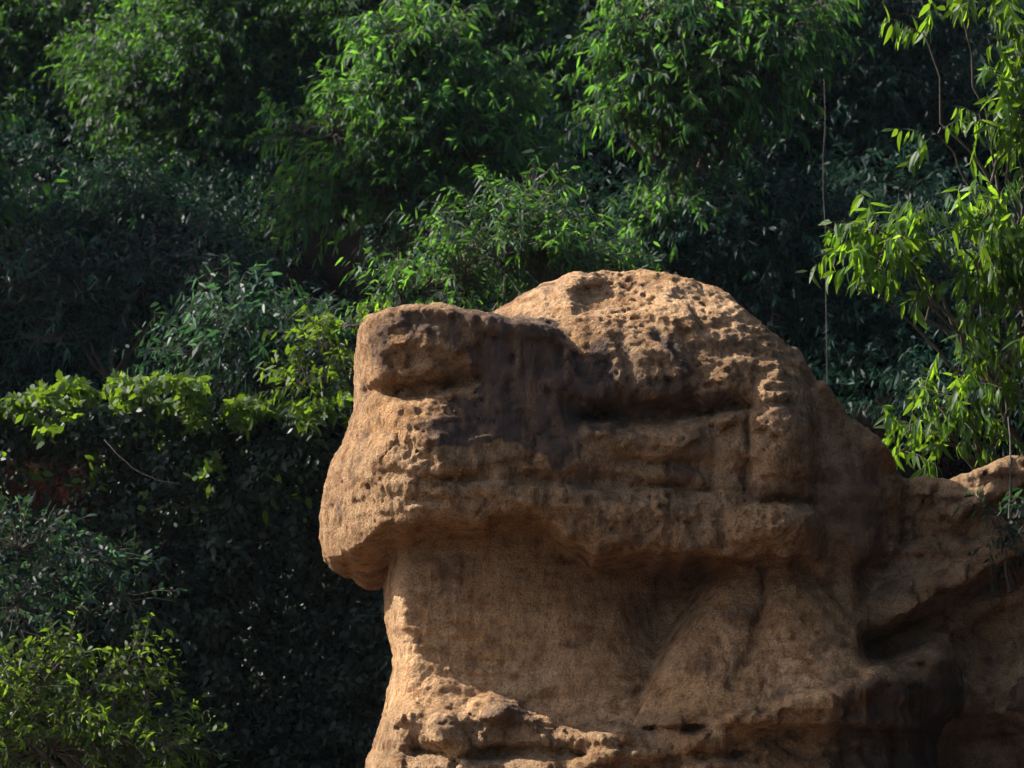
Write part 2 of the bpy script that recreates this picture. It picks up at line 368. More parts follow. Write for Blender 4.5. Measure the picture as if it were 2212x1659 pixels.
def cells(su, sv, seed, w=0.35):
    """broken blocks: distance to the nearest joint and a value for each block"""
    x = UU / su + w * noise(np.stack([UU / su * 1.7, VV / sv * 1.7, 0 * UU + seed], -1), seed)
    y = VV / sv + w * noise(np.stack([UU / su * 1.7, VV / sv * 1.7, 0 * UU + seed + 5], -1), seed + 1)
    ix, iy = np.floor(x).astype(np.int64), np.floor(y).astype(np.int64)
    d1 = np.full(UU.shape, 9.0); d2 = d1.copy(); val = np.zeros(UU.shape); tx = val.copy(); ty = val.copy()
    for i in (-1, 0, 1):
        for j in (-1, 0, 1):
            cx, cy = ix + i, iy + j
            px = cx + 0.1 + 0.8 * _hash(cx, cy, 0 * cx, seed + 2); py = cy + 0.1 + 0.8 * _hash(cx, cy, 0 * cx, seed + 3)
            dd = np.hypot(x - px, y - py); nearer = dd < d1
            d2 = np.where(nearer, d1, np.minimum(d2, dd))
            val = np.where(nearer, _hash(cx, cy, 0 * cx, seed + 4), val); tx = np.where(nearer, x - px, tx); ty = np.where(nearer, y - py, ty)
            d1 = np.where(nearer, dd, d1)
    return d2 - d1, val, tx, ty
def strata(per, amp, seed, power=1.0):
    """layered ledges: each bed swells out downwards and is cut back sharply under its lip"""
    w_ = VV / per + 0.55 * fbm(np.stack([UU / 210, VV / 260, 0 * UU + seed], -1), 3, seed)
    ph = w_ - np.floor(w_); k_ = 0.35 + 0.65 * _hash(np.floor(w_).astype(np.int64), np.floor(UU / 9000).astype(np.int64), 0 * np.floor(w_).astype(np.int64), seed)
    return amp * k_ * (ph ** 1.6 - 0.4) * np.clip(0.75 + 0.9 * noise(np.stack([UU / 130, VV / 90, 0 * UU], -1), seed + 9), 0, 1.4)
nA = fbm(np.stack([UU / 150, VV / 46, 0 * UU + 1.7], -1), 4, 11)
nB = fbm(np.stack([UU / 48, VV / 48, 0 * UU + 9.7], -1), 3, 14)
e1, c1, tx1, ty1 = cells(150, 85, 200)
e2, c2, tx2, ty2 = cells(58, 42, 220)
Dc = Dc + 8 * nA + 5 * nB + 20 * (c1 - 0.5) + 22 * tx1 * (c1 - 0.5) + 14 * ty1 * (c2 - 0.3) - 9 * np.exp(-(e1 / 0.06) ** 2) + 9 * (c2 - 0.5) - 5 * np.exp(-(e2 / 0.09) ** 2)
low = np.clip((VV - 960) / 60, 0, 1) * (1 - 0.55 * np.exp(-((UU - 800) / 150) ** 2)) + np.clip((UU - 1230) / 80, 0, 1) * np.clip((VV - 870) / 40, 0, 1) * (VV < 960)
calm = 1 - 0.75 * np.exp(-(((UU - 1690) / 85) ** 2 + ((VV - 985) / 115) ** 2) ** 2) - 0.6 * np.exp(-(((UU - 1140) / 150) ** 2 + ((VV - 850) / 150) ** 2) ** 2)
Dc = Dc + calm * (low * (strata(66, 19, 240) + strata(27, 8, 250)) + (1 - low) * strata(75, 9, 260))
ul_c = lin(VV, [(640, 775), (690, 764), (720, 757), (760, 762), (800, 765), (850, 760), (890, 750), (930, 733), (970, 712), (1010, 699), (1050, 690), (1090, 686), (1130, 688), (1170, 690), (1195, 698), (1230, 712), (1300, 720)]) + 5 * nB
Rl = lin(VV, [(650, 60), (850, 75), (950, 200), (1050, 250), (1200, 250)])
Dc = roundl(Dc, ul_c, Rl, -60, chamfer=lin(VV, [(650, 0.15), (850, 0.25), (950, 0.7), (1200, 0.85)]))
ur_c = lin(VV, [(600, 1700), (720, 1745), (780, 1775), (850, 1815), (900, 1830), (1000, 1828), (1100, 1812), (1190, 1808), (1300, 1805)]) + 5 * nB
Dc = roundr(Dc, ur_c, 110, -60)
# top surfaces
Tb = lin(gu, [(735, 700), (762, 682), (780, 675), (830, 667), (880, 660), (950, 657), (1000, 661), (1050, 671), (1100, 682), (1150, 692), (1200, 702), (1230, 735), (1260, 790), (1300, 850)])
Td = lin(gu, [(1000, 760), (1060, 695), (1085, 676), (1120, 660), (1160, 640), (1200, 622), (1250, 605), (1300, 593), (1370, 586), (1420, 585), (1480, 592), (1520, 607), (1560, 624), (1590, 645), (1620, 680), (1660, 718), (1700, 752), (1718, 768), (1735, 760), (1752, 770), (1770, 800), (1800, 840), (1835, 900)])
kd = lin(gu, [(1000, 30), (1200, 32), (1450, 30), (1620, 22), (1720, 14), (1830, 20)])
n1 = 7 * noise(np.stack([gu / 40, 0 * gu, 0 * gu], -1), 50) + 3 * noise(np.stack([gu / 14, 0 * gu, 0 * gu], -1), 51)
U3 = gu[:, None, None]; D3 = gd[None, :, None].astype(np.float32); V3 = gv[None, None, :].astype(np.float32)
def solid(D, top, back):
    f = (D3 - D[:, None, :].astype(np.float32))
    g = np.gradient(D, H); sl = np.sqrt(1 + np.minimum(g[0] ** 2 + g[1] ** 2, 12)).astype(np.float32)
    f = f / sl[:, None, :]
    f = smax(f, (top[:, :, None] - V3).astype(np.float32), 16)
    return smax(f, (-D3 - np.float32(back)) + 0 * f, 60)
top_b = (Tb + n1)[:, None] + 7 * ((gd[None] - 60) / 100.0) ** 2
top_d = (Td - 44 + n1)[:, None] + kd[:, None] * ((gd[None] + 40) / 100.0) ** 2
top_c = np.minimum(top_b, top_d).astype(np.float32)
F = solid(Dc, top_c, 190)
vb = lin(gu, [(690, 1152), (740, 1146), (800, 1136), (850, 1128), (1000, 1126), (1150, 1127), (1190, 1142), (1225, 1172), (1270, 1192), (1320, 1198), (1400, 1193), (1450, 1186), (1550, 1188), (1600, 1198), (1700, 1199), (1740, 1190), (1790, 1180), (1830, 1165)]) + 0.8 * n1
vb = vb + 9 * noise(np.stack([gu / 33, 0 * gu, 0 * gu], -1), 54) + 5 * np.sign(noise(np.stack([gu / 60, 0 * gu, 0 * gu], -1), 55))
bot = vb[:, None] + lin(gu, [(700, 0.10), (740, 0.14), (790, 0.24), (900, 0.2), (1200, 0.1), (1800, 0.05)])[:, None] * np.clip(300 - gd[None], 0, 520)
F = smax(F, V3 - bot[:, :, None].astype(np.float32), 5)

base_pts = [(840, 1080, 90), (1200, 1080, 90), (1500, 1080, 40), (1700, 1080, 100), (840, 1200, 112), (1000, 1200, 120), (1200, 1200, 100), (1300, 1205, 60), (1400, 1210, -10), (1500, 1230, -100), (1560, 1225, -70),
            (840, 1350, 118), (1000, 1350, 132), (1200, 1350, 130), (1350, 1350, 85), (1440, 1370, -5),
            (840, 1480, 132), (1000, 1480, 148), (1200, 1480, 155), (1350, 1480, 170),
            (1620, 1210, 105), (1700, 1210, 120), (1790, 1210, 100), (1560, 1330, 130), (1690, 1330, 160), (1800, 1330, 140), (1500, 1430, 190), (1600, 1430, 215), (1750, 1430, 235), (1850, 1430, 200),
            (850, 1530, 172), (950, 1530, 195), (1080, 1540, 192), (1200, 1550, 195), (1400, 1560, 232), (1550, 1535, 285), (1700, 1488, 300), (1850, 1465, 265), (1940, 1460, 210),
            (830, 1600, 225), (960, 1600, 262), (1100, 1610, 275), (1300, 1620, 310), (1450, 1640, 345), (1650, 1570, 318), (1800, 1550, 285), (1950, 1560, 215), (830, 1680, 300), (1100, 1680, 345), (1500, 1690, 410), (1800, 1690, 350), (2000, 1690, 200),
            (830, 1850, 330), (1500, 1850, 390), (2000, 1850, 250),
            (1800, 880, 80), (1850, 960, 70), (1850, 1060, 110), (1850, 1180, 120), (1900, 1010, 40), (1930, 1120, 20), (1900, 1250, 60), (1980, 1060, -50), (1990, 1200, -40), (2080, 1060, 20), (2180, 1030, 30), (2080, 1150, 10), (2180, 1130, 40), (2150, 1195, 75), (2030, 1270, 85), (1900, 1340, 150), (1860, 1290, 110),
            (2080, 1300, -20), (2180, 1290, -60), (2030, 1350, 0), (2150, 1400, -80), (2030, 1400, 90), (1930, 1430, 150), (2100, 1480, 20), (2200, 1480, 40), (2030, 1600, 60), (2120, 1640, -150), (2200, 1600, -60), (2350, 1100, 40), (2350, 1300, 20), (2350, 1600, 50), (2600, 1300, 60), (2600, 1700, 100)]
Db = tps(base_pts)
Db = Db + groove([(1590, 1212), (1500, 1335), (1410, 1465), (1380, 1490)], 50, 16)
Db = Db + groove([(1740, 1200), (1760, 1290), (1810, 1370), (1900, 1410)], 30, 11) + groove([(1790, 1380), (1850, 1390), (1900, 1405)], 20, 7)
Db = Db + groove([(1700, 1500), (1695, 1560)], 40, 18) + groove([(1770, 1480), (1790, 1560), (1800, 1640)], 34, 16) + groove([(1900, 1470), (1905, 1560), (1910, 1650)], 40, 14) + groove([(1985, 1480), (2000, 1650)], 30, 16)
Db = Db + groove([(900, 1610), (1000, 1622), (1150, 1612), (1250, 1625)], 55, 15) + groove([(1300, 1640), (1450, 1645), (1600, 1600), (1680, 1575)], 40, 16) + groove([(830, 1530), (818, 1580), (805, 1640)], 40, 9)
Db = Db + bump(1075, 1535, 42, 30, 46) + bump(1170, 1552, 40, 24, 26) + bump(960, 1560, 34, 40, 22) + bump(880, 1540, 30, 36, 20) + bump(1330, 1575, 60, 26, 20)
Db = Db + bump(1590, 1440, 50, 60, 18) + bump(1740, 1380, 70, 70, 16) + bump(1770, 1220, 26, 40, 28)
Db = Db + groove([(1850, 1300), (1950, 1320), (2060, 1290)], 16, 9) + groove([(1990, 1000), (1985, 1100), (1970, 1230)], 40, 22)
fan_l = lin(VV, [(1195, 1600), (1212, 1588), (1335, 1500), (1420, 1440), (1490, 1385), (1560, 1350)]) + 0.8 * wob
fan_r = lin(VV, [(1195, 1745), (1290, 1800), (1380, 1870), (1440, 1930), (1560, 1960)]) + 0.8 * wob
fan = 95 + (VV - 1200) * 0.70 - 0.0009 * (UU - 1690) ** 2 + 22 * np.exp(-((UU - lin(VV, [(1200, 1600), (1480, 1480)])) / 70) ** 2) + 26 * np.exp(-((UU - lin(VV, [(1200, 1700), (1480, 1760)])) / 95) ** 2)
fan = fan + groove([(1648, 1205), (1645, 1300), (1622, 1390), (1566, 1478)], 24, 9) + groove([(1735, 1205), (1790, 1330), (1850, 1400)], 12, 12)
fan = fan - 3.0 * np.clip(fan_l - UU + 12, 0, None) - 2.5 * np.clip(UU - fan_r + 15, 0, None)
fan = np.where(VV > 1560, -300, fan)
Db = smax(Db, fan, 8)
line = lin(UU, [(780, 1535), (830, 1520), (900, 1500), (960, 1525), (1045, 1512), (1075, 1498), (1115, 1512), (1160, 1545), (1200, 1556), (1300, 1560), (1420, 1562), (1500, 1552), (1600, 1530), (1655, 1500), (1760, 1480), (1830, 1458), (1900, 1450), (1980, 1452), (2100, 1500)]) + 0.9 * wob + 26 * (cells(70, 400, 330)[1] - 0.5)
below = VV - line
Db = Db + np.where(below > 0, lin(UU, [(780, 22), (950, 40), (1400, 50), (1650, 72), (1900, 66), (2000, 10), (2100, 0)]) * np.clip(below / 14, 0, 1) - 0.85 * np.clip(below - 22, 0, 90) * lin(UU, [(800, 0.7), (1400, 0.9), (1700, 1.4), (2000, 0.6)]), 0)
ln2 = 16 * nB + lin(UU, [(1800, 1345), (1860, 1338), (1930, 1322), (2000, 1285), (2080, 1245), (2160, 1200), (2230, 1170), (2700, 1100)]) + 0.7 * wob
wr = np.clip((UU - 1840) / 50, 0, 1); tt2 = (VV - (ln2 - 140)) / 140
band = np.where(tt2 < 0, -60, np.where(tt2 < 1, -50 + 130 * tt2, 80 - 150 * np.clip((tt2 - 1) / 0.28, 0, 1) + 60 * np.clip((tt2 - 1.28) / 0.5, 0, 1)))
wr = wr * np.clip(tt2 / 0.12, 0, 1) * np.clip((1.8 - tt2) / 0.25, 0, 1); sel = wr > 0
Db = np.where(sel, Db * (1 - wr) + band * wr, Db)
e3, c3, tx3, ty3 = cells(90, 60, 300)
blk = np.clip((VV - line + 10) / 20, 0, 1) + np.clip((UU - 1850) / 60, 0, 1); blk = np.clip(blk, 0, 1)
Db = Db + blk * (34 * (c3 - 0.5) + 30 * tx3 * (c2 - 0.4) - 12 * np.exp(-(e3 / 0.09) ** 2) + 8 * (c2 - 0.5) + strata(46, 20, 310))
Db = Db + (1 - blk) * (4 * (c2 - 0.5) - 3 * np.exp(-(e1 / 0.05) ** 2) + strata(38, 8, 320) + strata(17, 3, 325))
dz = np.clip((VV - 1480) / 120, 0, 1) + np.clip((UU - 1800) / 150, 0, 1)
Db = Db + (5 + 6 * np.clip(dz, 0, 1)) * nA + (3 + 6 * np.clip(dz, 0, 1)) * nB
ul_b = lin(VV, [(1000, 840), (1190, 833), (1250, 828), (1300, 830), (1350, 836), (1385, 848), (1420, 848), (1470, 836), (1500, 831), (1530, 825), (1560, 814), (1600, 800), (1640, 789), (1700, 795), (1900, 770)]) + 5 * nB
Db = np.maximum(Db, -115)
Db = roundl(Db, ul_b, lin(VV, [(1100, 46), (1450, 52), (1560, 90), (1900, 120)]), -90)
Tbase = lin(gu, [(760, 1600), (800, 1250), (840, 1100), (1700, 1000), (1750, 860), (1790, 822), (1815, 855), (1835, 890), (1850, 912), (1880, 938), (1910, 960), (1940, 990), (1960, 1010), (1985, 1024), (2020, 1022), (2060, 1031), (2110, 1025), (2150, 1002), (2212, 985), (2400, 950), (2700, 900)])
kb = lin(gu, [(760, 2), (1700, 3), (1800, 18), (1950, 16), (2050, 12), (2212, 14), (2700, 14)])
top_base = (Tbase - lin(gu, [(600, 30), (1940, 30), (2000, 14), (2700, 14)]) + n1)[:, None] + kb[:, None] * ((gd[None] + 30) / 100.0) ** 2
F = smin(F, solid(Db, top_base, 200), 9)
F[0] = F[-1] = 50; F[:, 0] = F[:, -1] = 50; F[:, :, 0] = F[:, :, -1] = 50
F = F.astype(np.float32)

def surface_nets(F):
    ins = F < 0
    c = sum(ins[i:ins.shape[0] - 1 + i, j:ins.shape[1] - 1 + j, k:ins.shape[2] - 1 + k].astype(np.int8) for i in (0, 1) for j in (0, 1) for k in (0, 1))
    I, J, K = np.nonzero((c > 0) & (c < 8))
    ids = np.full(c.shape, -1, np.int32); ids[I, J, K] = np.arange(len(I))
    pos = np.zeros((len(I), 3)); cnt = np.zeros(len(I))
    for ax in range(3):
        o = [a for a in range(3) if a != ax]
        for p in (0, 1):
            for r_ in (0, 1):
                s0 = [0, 0, 0]; s0[o[0]] = p; s0[o[1]] = r_
                s1 = list(s0); s1[ax] = 1
                f0 = F[I + s0[0], J + s0[1], K + s0[2]]; f1 = F[I + s1[0], J + s1[1], K + s1[2]]
                cr = (f0 < 0) != (f1 < 0)
                tt = np.where(cr, f0 / np.where(cr, f0 - f1, 1), 0)
                P = np.tile(np.array(s0, float), (len(I), 1)); P[:, ax] = tt
                pos += P * cr[:, None]; cnt += cr
    V = np.stack([I, J, K], -1) + pos / cnt[:, None]
    Q = []
    for ax in range(3):
        a0 = [slice(None)] * 3; a1 = [slice(None)] * 3
        a0[ax] = slice(0, -1); a1[ax] = slice(1, None)
        x0 = ins[tuple(a0)]; x1 = ins[tuple(a1)]
        E = np.argwhere(x0 != x1)
        o = [a for a in range(3) if a != ax]
        E = E[(E[:, o[0]] > 0) & (E[:, o[1]] > 0) & (E[:, o[0]] < F.shape[o[0]] - 1) & (E[:, o[1]] < F.shape[o[1]] - 1)]
        def cell(p, r_):
            G = E.copy(); G[:, o[0]] -= p; G[:, o[1]] -= r_
            return ids[G[:, 0], G[:, 1], G[:, 2]]
        qd = np.stack([cell(1, 1), cell(0, 1), cell(0, 0), cell(1, 0)], -1)
        flip = x0[E[:, 0], E[:, 1], E[:, 2]]
        if ax == 1: flip = ~flip
        qd[~flip] = qd[~flip][:, ::-1]
        Q.append(qd)
    return V, np.concatenate(Q)
V, Q = surface_nets(F)
RV = np.stack([gu[0] + V[:, 0] * H, gd[0] + V[:, 1] * H, gv[0] + V[:, 2] * H], -1)
RV = RV
def relax(V, Q, it, f):
    e = np.concatenate([Q[:, [0, 1]], Q[:, [1, 2]], Q[:, [2, 3]], Q[:, [3, 0]]])
    for _ in range(it):
        acc = np.zeros_like(V); cn = np.zeros(len(V))
        for a, b2 in ((0, 1), (1, 0)):
            for c in range(3): acc[:, c] += np.bincount(e[:, a], V[e[:, b2], c], len(V))
            cn += np.bincount(e[:, a], minlength=len(V))
        V = V + f * (acc / cn[:, None] - V)
    return V
def subdivide(V, Q):
    e = np.concatenate([Q[:, [0, 1]], Q[:, [1, 2]], Q[:, [2, 3]], Q[:, [3, 0]]]); es = np.sort(e, 1)
    key = es[:, 0].astype(np.int64) * len(V) + es[:, 1]
    uq, first, inv = np.unique(key, return_index=True, return_inverse=True)
    mid = (V[es[first, 0]] + V[es[first, 1]]) / 2
    cen = V[Q].mean(1); nq = len(Q); nv = len(V)
    inv = inv.reshape(4, nq).T + nv; cid = np.arange(nq) + nv + len(uq)
    V2 = np.concatenate([V, mid, cen])
    Q2 = np.concatenate([np.stack([Q[:, i], inv[:, i], cid, inv[:, i - 1]], -1) for i in range(4)])
    return V2, Q2
def normals(V, Q):
    fn = np.cross(V[Q[:, 2]] - V[Q[:, 0]], V[Q[:, 3]] - V[Q[:, 1]])
    nn = np.zeros_like(V)
    for k in range(4):
        for c in range(3): nn[:, c] += np.bincount(Q[:, k], fn[:, c], len(V))
    return nn / (np.linalg.norm(nn, axis=1)[:, None] + 1e-9)
RV = relax(RV, Q, 1, 0.22)
RV, Q = subdivide(RV, Q)
RV = relax(RV, Q, 1, 0.32)
nn = normals(RV, Q)
# make the normals face outwards (towards rising F)
if (nn[RV[:, 1] > 200, 1].mean()) < 0:
    Q = Q[:, ::-1]; nn = -nn
u, d, v = RV.T
P3 = RV
smooth_ = np.exp(-(((u - 1140) / 150) ** 2 + ((v - 840) / 150) ** 2) ** 2) + np.exp(-(((u - 1690) / 75) ** 2 + ((v - 985) / 110) ** 2) ** 2)
neck = ((v > 1160) & (v < 1500) & (u < 1500)).astype(float) * np.clip((v - 1150) / 40, 0, 1)
rough = (1 - 0.55 * neck) * (1 - 0.55 * np.clip(smooth_, 0, 1))
rid = 1 - 2 * np.abs(fbm(P3 / np.array([26, 26, 20]), 3, 60))
disp = rough * (2.2 * rid + 2.6 * fbm(P3 / 8.5, 2, 70) + 3.0 * fbm(P3 / np.array([55, 55, 16]), 3, 66))
patch = np.clip(0.35 + 1.6 * fbm(P3 / 80.0, 2, 84), 0, 1)
pit1 = fbm(P3 / np.array([11, 11, 12]), 2, 80); pit2 = noise(P3 / np.array([24, 24, 20]), 82)
disp -= rough * patch * (4.2 * np.clip((pit1 - 0.15) / 0.4, 0, 1) + 5.0 * np.clip((pit2 - 0.55) / 0.25, 0, 1))
vert = fbm(np.stack([u / 14, d / 14, v / 90], -1), 2, 90)
disp += (1.4 + 1.2 * rough) * vert
disp += neck * 1.5 * fbm(np.stack([u / 60, d / 60, v / 9], -1), 2, 95)
RV = RV + nn * disp[:, None]

def poly_mask(poly, soft):
    P = np.array(poly, float); best = np.full(len(u), 1e9); inside = np.zeros(len(u), bool)
    w1 = 15 * noise(P3 / 26.0, 120) + 8 * noise(P3 / 9.0, 121); w2 = 15 * noise(P3 / 26.0, 122) + 8 * noise(P3 / 9.0, 123)
    x, y = u + w1, v + w2
    for a, b2 in zip(P, np.roll(P, -1, 0)):
        ab = b2 - a; t = np.clip(((x - a[0]) * ab[0] + (y - a[1]) * ab[1]) / (ab @ ab), 0, 1)
        best = np.minimum(best, np.hypot(x - a[0] - t * ab[0], y - a[1] - t * ab[1]))
        c = (a[1] > y) != (b2[1] > y)
        xi = a[0] + (y - a[1]) * ab[0] / (ab[1] if abs(ab[1]) > 1e-6 else 1e-6)
        inside ^= c & (x < xi)
    sd_ = np.where(inside, best, -best)
    return np.clip(0.5 + sd_ / soft, 0, 1) * (d > 20)
stain_shade = poly_mask([(985, 684), (1100, 676), (1215, 692), (1235, 770), (1268, 800), (1290, 735), (1325, 740), (1330, 860), (1290, 940), (1250, 1000), (1200, 1032), (1150, 985), (1080, 960), (1000, 985), (922, 985), (922, 932), (960, 925), (985, 880), (1040, 865), (1020, 800), (1000, 750)], 6)  # dark crust, with part of the block's cast shadow painted in
stain_shade = np.maximum(stain_shade, 0.8 * poly_mask([(1240, 800), (1400, 830), (1520, 850), (1600, 868), (1590, 885), (1440, 900), (1300, 930), (1240, 900)], 8))
stain_shade = np.maximum(stain_shade, poly_mask([(1402, 708), (1428, 712), (1480, 780), (1502, 872), (1470, 872), (1440, 790)], 10))
stain_shade = np.maximum(stain_shade, 0.6 * poly_mask([(1340, 745), (1365, 740), (1385, 870), (1345, 870)], 14))
stain_shade = np.maximum(stain_shade, 0.85 * poly_mask([(845, 690), (880, 680), (985, 684), (1010, 760), (960, 765), (905, 730), (890, 750)], 18))
stain_shade = np.maximum(stain_shade, 0.75 * poly_mask([(800, 722), (850, 702), (845, 790), (815, 800)], 18))
stain_shade = np.maximum(stain_shade, 0.7 * poly_mask([(1060, 1508), (1110, 1505), (1160, 1560), (1060, 1575), (1040, 1540)], 20))
stain_shade = np.maximum(stain_shade, 0.55 * poly_mask([(1840, 960), (1960, 1010), (1990, 1120), (1960, 1260), (1860, 1280), (1800, 1100)], 50))  # right flank darkened to stand in for its shade
stain_shade = np.maximum(stain_shade, 0.95 * poly_mask([(1780, 1480), (2030, 1440), (2300, 1300), (2300, 1700), (1750, 1700)], 60))  # shade painted over the lower right face and hollow
stain_shade = stain_shade * np.clip(0.92 + 0.55 * noise(np.stack([u / 13, d / 13, v / 80], -1), 130), 0.2, 1)
stain_shade = np.maximum(stain_shade, 0.5 * np.clip((fbm(P3 / 60.0, 3, 140) - 0.32) * 6, 0, 1))

# pillar, buttress, dome crest and ledge lightened to stand in for sun and skylight
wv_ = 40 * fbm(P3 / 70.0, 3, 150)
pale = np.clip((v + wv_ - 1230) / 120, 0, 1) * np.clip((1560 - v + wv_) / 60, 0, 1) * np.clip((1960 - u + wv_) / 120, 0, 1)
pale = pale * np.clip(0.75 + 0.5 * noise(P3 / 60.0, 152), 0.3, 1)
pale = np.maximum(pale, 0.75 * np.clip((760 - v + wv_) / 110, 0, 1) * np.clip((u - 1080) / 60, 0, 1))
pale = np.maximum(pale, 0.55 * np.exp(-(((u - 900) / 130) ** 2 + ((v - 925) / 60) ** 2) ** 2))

root = link('rock_formation', None)
base_pt = Vector(((1300 - PW / 2) * S, 0.2, 1.2))
root.location = base_pt
tag(root, 'weathered tan sandstone outcrop shaped like an animal head on a pillar', 'rock')
WV = px_to_world(RV) - np.array(base_pt)
Nw = normals(WV, Q)
fc = RV[Q].mean(1)
bot_f = np.interp(fc[:, 0], gu, vb) + 6
g_cap = (fc[:, 2] < np.where(fc[:, 0] < 1835, np.maximum(bot_f, 1150), 0)) & ~((fc[:, 0] > 1835)) & (fc[:, 2] < 1230)
g_ridge = ~g_cap & (fc[:, 0] > 1820)
g_ledge = ~g_cap & ~g_ridge & (fc[:, 2] > 1500)
g_neck = ~g_cap & ~g_ridge & ~g_ledge
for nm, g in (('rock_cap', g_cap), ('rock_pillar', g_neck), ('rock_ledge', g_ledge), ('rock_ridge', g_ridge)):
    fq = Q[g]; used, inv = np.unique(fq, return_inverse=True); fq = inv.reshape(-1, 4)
    me = mesh_from(nm, WV[used], fq, None, M_ROCK, {'stain_shade': stain_shade[used], 'pale': pale[used]}, smooth=True)
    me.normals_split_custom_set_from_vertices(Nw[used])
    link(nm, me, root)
print('rock quads', len(Q))

# ------------------------------------------------------------------ leaves
LT = np.array([0.0, 0.32, 0.70, 1.0])
LEAF_F3 = np.array([[0, 2, 1], [3, 4, 5]]); LEAF_F4 = np.array([[1, 2, 4, 3]])
def norm(a): return a / (np.linalg.norm(a, axis=-1, keepdims=True) + 1e-9)
def leaf_verts(p, a, b, L, wid, droop, sickle, fold=0.0, w2=0.72):
    """p base, a axis, b side (unit); -> (n,6,3)"""
    n_ = np.cross(a, b)
    L = L[:, None]
    def st(t): return p + a * L * t + (droop[:, None] * np.array([0, 0, -1.0]) + b * sickle[:, None]) * L * t * t
    c1, c2 = st(0.34), st(0.70)
    wv = b * (wid[:, None] * L * 0.5)
    return np.stack([p, c1 - wv, c1 + wv, c2 - wv * w2, c2 + wv * w2, st(1.0)], 1)
def leaf_simple(name, p, a, b, L, w, dr, sk, tint, material, origin):
    k = len(p); Lc = L[:, None]
    def st(t): return p + a * Lc * t + (dr[:, None] * np.array([0, 0, -1.0]) + b * sk[:, None]) * Lc * t * t
    c = st(0.45); wv = b * (w[:, None] * Lc * 0.5)
    V_ = np.stack([p, c - wv, c + wv, st(1.0)], 1).reshape(-1, 3) - np.array(origin)
    f3 = (np.array([[0, 2, 1], [1, 2, 3]])[None] + (np.arange(k) * 4)[:, None, None]).reshape(-1, 3)
    return mesh_from(name, V_, None, f3, material, {'tint': np.repeat(tint, 4)})
def leaf_mesh(name, LV, tint, material, origin):
    k = len(LV); off = (np.arange(k) * 6)[:, None, None]
    f4 = (LEAF_F4[None] + off).reshape(-1, 4); f3 = (LEAF_F3[None] + off).reshape(-1, 3)
    return mesh_from(name, LV.reshape(-1, 3) - np.array(origin), f4, f3, material, {'tint': np.repeat(tint, 6)})

def spray_leaves(o, g, per, Ls, r, hang=0.55, gap=0.055, wid=0.2):
    """o (n,3) twig starts, g (n,3) twig directions -> leaf arrays; leaves sit along drooping twigs"""
    n_ = len(o)
    per_i = r.integers(int(per * 0.7), int(per * 1.3) + 1, n_)
    sid = np.repeat(np.arange(n_), per_i); k = len(sid)
    pos = np.concatenate([np.linspace(0.12, 1, c) for c in per_i])
    tl = (gap * per_i)[sid] * r.uniform(0.85, 1.15, n_)[sid]
    base = o[sid] + g[sid] * (tl * pos)[:, None]; base[:, 2] -= 0.22 * tl * pos ** 2
    lat = norm(np.cross(g[sid], r.normal(0, 1, (k, 3))))
    a = norm(g[sid] * r.uniform(0.1, 0.8, k)[:, None] + lat * r.uniform(0.4, 1.0, k)[:, None] + np.array([0, 0, -1.0]) * (hang * r.uniform(0.3, 1.5, k))[:, None])
    b = norm(np.cross(a, r.normal(0, 1, (k, 3))))
    L = Ls * r.uniform(0.65, 1.25, k)
    return base, a, b, L, wid * r.uniform(0.75, 1.25, k), r.uniform(0.05, 0.40, k), r.normal(0, 0.14, k), sid

def lobe_twigs(lobes, Yc, dens, r, squash=0.8, inner=0.35, depth=1.0):
    """lobes (u, v, radius) in the picture at depth Yc (may carry its own 4th entry: depth offset)"""
    O, G, C = [], [], []
    for lb in lobes:
        u0, v0, r0 = lb[:3]; yy = Yc + (lb[3] if len(lb) > 3 else 0)
        c = np.array(at(u0, v0, yy)); R = r0 * mpp(yy)
        k = max(3, int(dens * (r0 / 100.0) ** 2 * 10))
        ns = max(2, min(14, k // 6))
        sv = norm(r.normal(0, 1, (ns, 3))); sv[:, 2] = np.where(sv[:, 2] < -0.5, -sv[:, 2], sv[:, 2])
        sc_ = sv * (inner + (1.08 - inner) * r.random((ns, 1)) ** 0.5)
        si = r.integers(0, ns, k)
        off = r.normal(0, 0.20, (k, 3)) * r.uniform(0.6, 1.3, ns)[si][:, None]
        O.append(c + (sc_[si] + off) * R * np.array([1, depth, squash]))
        G.append(norm(sv[si] * 0.8 + norm(off) * 0.7 + np.array([0, 0, 0.1]) + r.normal(0, 0.3, (k, 3)))); C.append(np.tile(c, (k, 1)))
    return np.concatenate(O), np.concatenate(G), np.concatenate(C)

LEAF_VARIANTS = {}
def leaf_variant(material, i):
    key = (material.name, i)
    if key not in LEAF_VARIANTS:
        r = np.random.default_rng(500 + i)
        # unit leaf along +X, finer outline with a folded midrib
        ts = np.linspace(0, 1, 6); w = np.array([0.0, 0.080, 0.112, 0.102, 0.062, 0.0]) * r.uniform(0.85, 1.2)
        dr = r.uniform(0.15, 0.55); sk = r.normal(0, 0.18)
        c = np.stack([ts, sk * ts ** 2, -dr * ts ** 2], -1)
        V_ = [c[0]]; F3_, F4_ = [], []
        for k in range(1, 5): V_ += [c[k] + [0, -w[k], 0.02], c[k] + [0, 0, 0], c[k] + [0, w[k], 0.02]]
        V_.append(c[5])
        F3_ += [[0, 2, 1], [0, 3, 2], [10, 11, 13], [11, 12, 13]]
        for k in range(3):
            s_ = 1 + 3 * k; F4_ += [[s_, s_ + 1, s_ + 4, s_ + 3], [s_ + 1, s_ + 2, s_ + 5, s_ + 4]]
        LEAF_VARIANTS[key] = mesh_from('leaf', np.array(V_), F4_, F3_, material, {'tint': np.full(14, r.uniform(0.25, 1.0))})
    return LEAF_VARIANTS[key]

